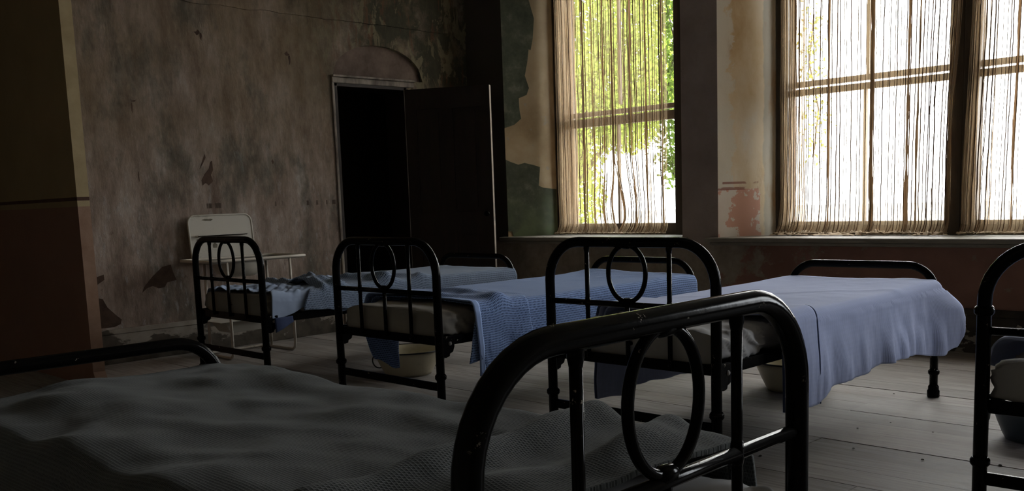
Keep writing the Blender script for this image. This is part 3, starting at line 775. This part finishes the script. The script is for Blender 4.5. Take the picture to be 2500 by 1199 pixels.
for q0, zz, hh, ww in ((lambda s: vC0(s) + .268 + .02 * s, .633, .470, .007), (lambda s: vC0(s) - .004, .637, .471, .008)):
    drape('piping', M['navy'], zz, hh, q0, lambda s, q0=q0, ww=ww: q0(s) + ww, table([(.4, .36), (.66, .37)]), table([(.4, .41), (.66, .43)]), lambda u, v: lumps(7, .009, .002, 2.0)(u, v) - .008, .008, 12, 7.3, 150, 2, parent=BC, thick=.012)

# A: grey-blue blanket pushed back into folds
vA0 = lambda s: .44 - .05 * s + .03 * sin(4 * s + 1) - .10 * sm(s, .55, 1)
o = drape('blanket', M['waf_a'], .614, .448, vA0, lambda s: 2.09 + .03 * s, table([(.3, .075), (.6, .11), (1.2, .2), (2.1, .05)]), table([(.4, .1), (2, .2)]),
          lambda u, v: lumps(4, .016)(u, v) - .005 + (.08 * exp(-((v - .60 + .12 * u + .05 * sin(7 * u)) / .05) ** 2) * sm(u, -.45, -.1) + .07 * exp(-((v - .80 - .35 * u) / .07) ** 2) * sm(u, -.3, .2) + .045 * exp(-((v - .48 + .1 * u) / .03) ** 2) + .05 * exp(-((v - .98 - .6 * u) / .08) ** 2) * sm(u, -.1, .3)) * (.75 + .5 * nz(u * 5, v * 5, 6)), .03, 19, 4.0)
tag(place(o, 'A'), 'grey-blue waffle blanket pushed back in rumpled folds on the far bed', 'blanket', 'waffle blankets on the beds')
o = drape('bed_sheet', M['sheet'], .606, .424, lambda s: .06 + .02 * sin(4 * s), cst(.95), (lambda v: .075 + .03 * sin(13 * v + .5)), cst(.03), lambda u, v: .018 * (nz(u * 5, v * 7, 3) + .4) + .03 * abs(nz(u * 7 + v * 8, v * 3 - u * 2, 1)) ** .8 - .004, .028, 31, 5.0, 140, 110, thick=.003)
tag(place(o, 'A'), 'pale blue crumpled sheet showing under the pushed back blanket', 'sheet')
q = MB().grid(lambda s, t: (.452 + .006 * sin(5 * s) + .008 * t, .05 + .13 * s, lerp(.47, .47 - .09 * (1 - .6 * s), t)), 12, 6).build('hanging_corner', M['navy'], o, True); solid(q, .003)

# D
o = drape('blanket', M['waf_c'], .614, .456, lambda s: .14 - .06 * s, cst(2.09), cst(.25), table([(.1, .02), (.4, .05), (2.1, .06)]), lambda u, v: lumps(9, .014)(u, v) - .005 + .03 * exp(-((v - .22) / .07) ** 2), .02, 20, 9.0)
tag(place(o, 'D'), 'blue grey blanket on the bed cut off at the right edge', 'blanket', 'waffle blankets on the beds')

# E: charcoal blanket in the foreground
vE0 = lambda s: .16 - .05 * s
o = drape('blanket', M['waf_e'], .617, .452, lambda s: vE0(s) + .05, lambda s: 2.10 + .02 * s, cst(.16), table([(.1, .3), (1, .36), (2.1, .30)]),
          lambda u, v: lumps(12, .032, .002, 2.6)(u, v) - .004 + .016 * exp(-((v - .95 - .4 * u) / .16) ** 2) + .016 * exp(-((v - 1.5 - .5 * u) / .2) ** 2) - .03 * sm(v, 1.75, 2.1) * sm(u, .1, -.35), .02, 14, 12.0, 170, 200)
tag(place(o, 'E'), 'large charcoal waffle blanket spread over the crosswise foreground bed', 'blanket', 'waffle blankets on the beds'); BE = o
drape('turned_down_fold', M['waf_e'], .638, .466, vE0, lambda s: .50 + .07 * s, cst(.12), cst(.3),
      lambda u, v: lumps(12.6, .022, .003, 3.0)(u, v) - .006 + .05 * exp(-((v - .43 - .12 * u) / .05) ** 2) + .04 * exp(-((v - .2 - .2 * u) / .05) ** 2) * sm(u, 0, .3) + .014 * exp(-((v - .27 + .2 * u) / .05) ** 2), .015, 14, 12.5, 140, 60, parent=BE, thick=.01)

# ------------------------------------------------------------------ basins
def basin(label, x, y, r, h, mat, rz, group=None, rimm='rim'):
    b = empty('basin', (x, y, 0), rz); tag(b, label, 'basin', group)
    prof = [(0, .006), (r * .56, .006), (r * .6, 0), (r * .64, 0), (r * .70, .02), (r * .82, h * .45), (r * .93, h * .8), (r * .985, h), (r * .975, h), (r * .91, h * .8), (r * .80, h * .45), (r * .68, .03), (r * .6, .016), (0, .014)]
    MB().lathe(prof, 56).build('bowl', M[mat], b, True)
    MB().tube([(r * cos(a), r * sin(a), h) for a in [2 * pi * i / 56 for i in range(56)]], .005, 8, True).build('rim', M[rimm], b, True)
    for sg in (1, -1):
        pts = []
        for i in range(13):
            a = pi * i / 12
            zz = .092 + .042 * cos(a); pts.append((sg * (r * (.70 + .25 * zz / h) - .004 + .042 * sin(a) ** .8), .012 * cos(a), zz - .012 * sin(a)))
        MB().tube(pts, .0045, 8).build('handle', M[rimm], b, True)
    return b
basin('cream enamel basin with dark rim on the floor behind the hoop with hanging cloth', -5.06, 4.02, .235, .165, 'cream', math.radians(48), 'basins on the floor')
basin('cream enamel basin partly hidden under the bed with the pale blue blanket', -2.77, 4.985, .215, .165, 'cream', math.radians(-20), 'basins on the floor')
basin('dark slate enamel basin on the floor beside the bed at the right edge', -1.36, 4.58, .19, .17, 'slate', math.radians(100), 'basins on the floor', 'slate')

# ------------------------------------------------------------------ washstand
def washstand():
    w = empty('washstand', (-6.9, 3.88, 0)); tag(w, 'white enamel washstand with tilted splashback standing against the peeling wall', 'washstand')
    X = lambda x: x + 6.9
    Y = lambda y: y - 3.88
    def rrect(y0, y1, z0, z1, r, n=6):
        p = []
        for cy_, cz, a0 in ((y1 - r, z1 - r, 0), (y0 + r, z1 - r, pi / 2), (y0 + r, z0 + .01, pi), (y1 - r, z0 + .01, 3 * pi / 2)):
            rr = r if a0 < pi else .01
            for i in range(n + 1):
                a = a0 + pi / 2 * i / n
                if a0 >= pi: p.append(((y0 + .01 if a0 == pi else y1 - .01) + .01 * cos(a), cz + .01 * sin(a)))
                else: p.append((cy_ + r * cos(a), cz + r * sin(a)))
        return p
    lean = lambda z: X(-7.24 - .10 * (z - .76))
    R_ = rrect(Y(3.63), Y(4.185), .735, 1.09, .06)
    bevel(MB().prism([(lean(z), y, z) for y, z in R_], (.014, 0, 0)).build('splashback', M['white'], w), .004)
    MB().tube([(lean(z) + .012, y, z) for y, z in R_], .0085, 8, True).build('splashback_rim', M['white'], w, True)
    k = MB().box((lean(.93) + .014, Y(3.68), .925), (lean(.93) + .06, Y(4.11), .932)); k.box((lean(.93) + .055, Y(3.68), .925), (lean(.93) + .06, Y(4.11), .942))
    k.build('soap_shelf', M['white'], w)
    st = MB()
    for (y, z, a, b) in ((3.78, .895, .06, .02), (3.72, .90, .035, .012), (3.98, .90, .05, .01), (3.80, 1.055, .05, .012), (3.84, .84, .02, .03)):
        st.prism([(lean(z) + .0135, Y(y) + a * cos(t) * (.7 + .5 * random.random()), z + b * sin(t) * (.6 + .6 * random.random())) for t in [2 * pi * i / 12 for i in range(12)]], (.0015, 0, 0))
    st.build('rust_stain', M['stain'], w)
    # table top with a round hole is read as a shallow tray
    t = MB().box((X(-7.08), Y(3.46), .735), (X(-6.64), Y(4.27), .743)); t.build('tray_top', M['tray'], w)
    e = [(X(-7.08), Y(3.46), .752), (X(-6.635), Y(3.46), .752), (X(-6.635), Y(4.28), .752), (X(-7.08), Y(4.28), .752)]
    MB().tube([Vector(e[i]).lerp(Vector(e[(i + 1) % 4]), j / 6) for i in range(4) for j in range(6)], .011, 10, True).build('tray_rim', M['cream_tube'], w, True)
    MB().lathe([(.205, .735), (.2, .70), (.17, .645), (.11, .618), (0, .612)], 40, 0, (X(-6.86), Y(3.82), 0)).build('bowl', M['white'], w, True)
    p = [(X(-6.65), Y(4.15), .745), (X(-6.65), Y(4.152), .5), (X(-6.65), Y(4.155), .25), (X(-6.65), Y(4.155), .07), (X(-6.66), Y(4.155), .03), (X(-6.69), Y(4.155), .012), (X(-6.75), Y(4.155), .012), (X(-7.02), Y(4.15), .012), (X(-7.07), Y(4.13), .012), (X(-7.09), Y(4.09), .012),
         (X(-7.09), Y(3.67), .012), (X(-7.07), Y(3.63), .012), (X(-7.02), Y(3.61), .012), (X(-6.75), Y(3.61), .012), (X(-6.69), Y(3.61), .012), (X(-6.66), Y(3.61), .03), (X(-6.65), Y(3.61), .07), (X(-6.65), Y(3.61), .25), (X(-6.65), Y(3.61), .745)]
    MB().tube(p, .011, 10).build('leg_frame', M['cream_tube'], w, True)
    for y in (3.61, 4.15): MB().tube([(X(-7.0), Y(y), .745), (X(-7.0), Y(y), .012)], .011, 10).build('rear_leg', M['cream_tube'], w, True)
    s = MB(); a, b = (X(-7.05), Y(3.56), .28), (X(-6.72), Y(4.05), .285)
    s.box(a, b); s.prism([(X(-7.0), Y(3.62), .28), (X(-6.77), Y(3.62), .28), (X(-6.79), Y(3.68), .19), (X(-6.98), Y(3.68), .19)], (0, .3, 0))
    bevel(s.build('lower_pan', M['white'], w), .008)
washstand()

# ------------------------------------------------------------------ crumbs on the boards
for i, (x, y) in enumerate([(-1.75, 4.43), (-1.98, 4.5), (-2.05, 4.3), (-1.6, 3.95), (-2.25, 5.15), (-1.75, 5.05), (-2.15, 3.6), (-1.33, 4.05), (-3.2, 3.3), (-5.2, 3.2), (-1.9, 3.95)]):
    m = MB(); k = random.uniform(.003, .006)
    m.lathe([(0, 0), (k, .001), (k * 1.1, k * .5), (k * .6, k), (0, k * 1.05)], 7)
    m.v = [(a * (1 + .5 * random.random()), b * (1 + .5 * random.random()), c) for a, b, c in m.v]
    tag(m.build('plaster_crumb', M['crumb'], None, False, None, (x, y, .0015), random.random() * 6), 'tiny dark plaster crumb lying on the bare floorboards', 'crumb', 'crumbs on the floor')

# ------------------------------------------------------------------ outside
structure(MB().box((-60, YR + .45, -.6), (40, 90, -.5)).build('ground', M['ground']))
def leaves(m, fn, n, size, mi=0):
    for _ in range(n):
        c = Vector(fn()); a = Vector((random.gauss(0, 1), random.gauss(0, 1), random.gauss(0, 1))).normalized(); b = a.orthogonal().normalized(); k = size * random.uniform(.6, 1.3)
        m.add([c - a * k, c + b * k * .45, c + a * k, c - b * k * .45], [(0, 1, 2, 3)], mi)
def tree(label, x, y, h, blobs, n, size, mat):
    t = empty('tree', (x, y, -.5)); tag(t, label, 'tree')
    m = MB()
    def pick():
        bx, by, bz, r = random.choice(blobs)
        d = Vector((random.gauss(0, 1), random.gauss(0, 1), random.gauss(0, 1))).normalized() * r * random.random() ** .4
        return (bx + d.x - x, by + d.y - y, bz + d.z + .5)
    leaves(m, pick, n, size); m.build('foliage', M[mat], t)
    tr = MB().tube([(0, 0, 0), (.1, 0, h * .4), (0, .1, h)], [.16, .12, .05], 9)
    for bx, by, bz, r in blobs: tr.tube([(0, .05, h * .5), ((bx - x) * .5, (by - y) * .5, (h * .5 + bz + .5) / 2), (bx - x, by - y, bz + .5)], [.06, .04, .015], 6)
    tr.build('trunk', M['bark'], t, True)
tree('sunlit green tree filling the narrow window beside the door', -11.6, 13.0, 3.4,
     [(-11.6, 13, 3.6, 1.2), (-10.8, 13.3, 4.4, 1.0), (-12.2, 13.2, 2.6, 1.1), (-11.3, 12.8, 2.3, .8), (-12.6, 12.6, 4.4, 1.2), (-11.7, 13, 1.2, .8), (-12.4, 12.8, .8, .9), (-10.9, 13, 3.2, .8), (-11.6, 12.7, 4.8, 1.0), (-10.3, 13.3, 3.9, .8), (-10.2, 13.3, 5.0, .9), (-12.9, 12.8, 3.0, 1.2), (-12.9, 12.8, 1.6, 1.0), (-10.0, 13.4, 3.0, .7), (-10.4, 13.2, 2.4, .6)], 46000, .048, 'leaf')
def ivy(label, pts, n, spread, size, mat):
    o = empty('ivy', pts[0]); tag(o, label, 'ivy'); p0 = Vector(pts[0]); m = MB()
    def pick():
        i = random.randrange(len(pts) - 1); q = Vector(pts[i]).lerp(Vector(pts[i + 1]), random.random())
        return q - p0 + Vector((random.gauss(0, spread), random.gauss(0, min(spread, .05) * .8), random.gauss(0, spread)))
    leaves(m, pick, n, size); m.build('leaves', M[mat], o)
    MB().tube([Vector(p) - p0 for p in pts], .008, 6).build('stem', M['bark'], o, True)
ivy('dark ivy hanging outside the right edge of the narrow window', [(-5.55, 7.75, 3.4), (-5.62, 7.75, 2.9), (-5.52, 7.75, 2.5), (-5.62, 7.75, 2.1), (-5.60, 7.75, 1.6), (-5.56, 7.75, 1.3)], 1700, .075, .03, 'leaf2')
ivy('yellow green creeper outside the left edge of the bright double window', [(-4.2, 7.9, 2.6), (-4.24, 7.9, 2.2), (-4.15, 7.9, 1.8), (-4.2, 7.9, 1.4)], 420, .07, .02, 'leaf3')
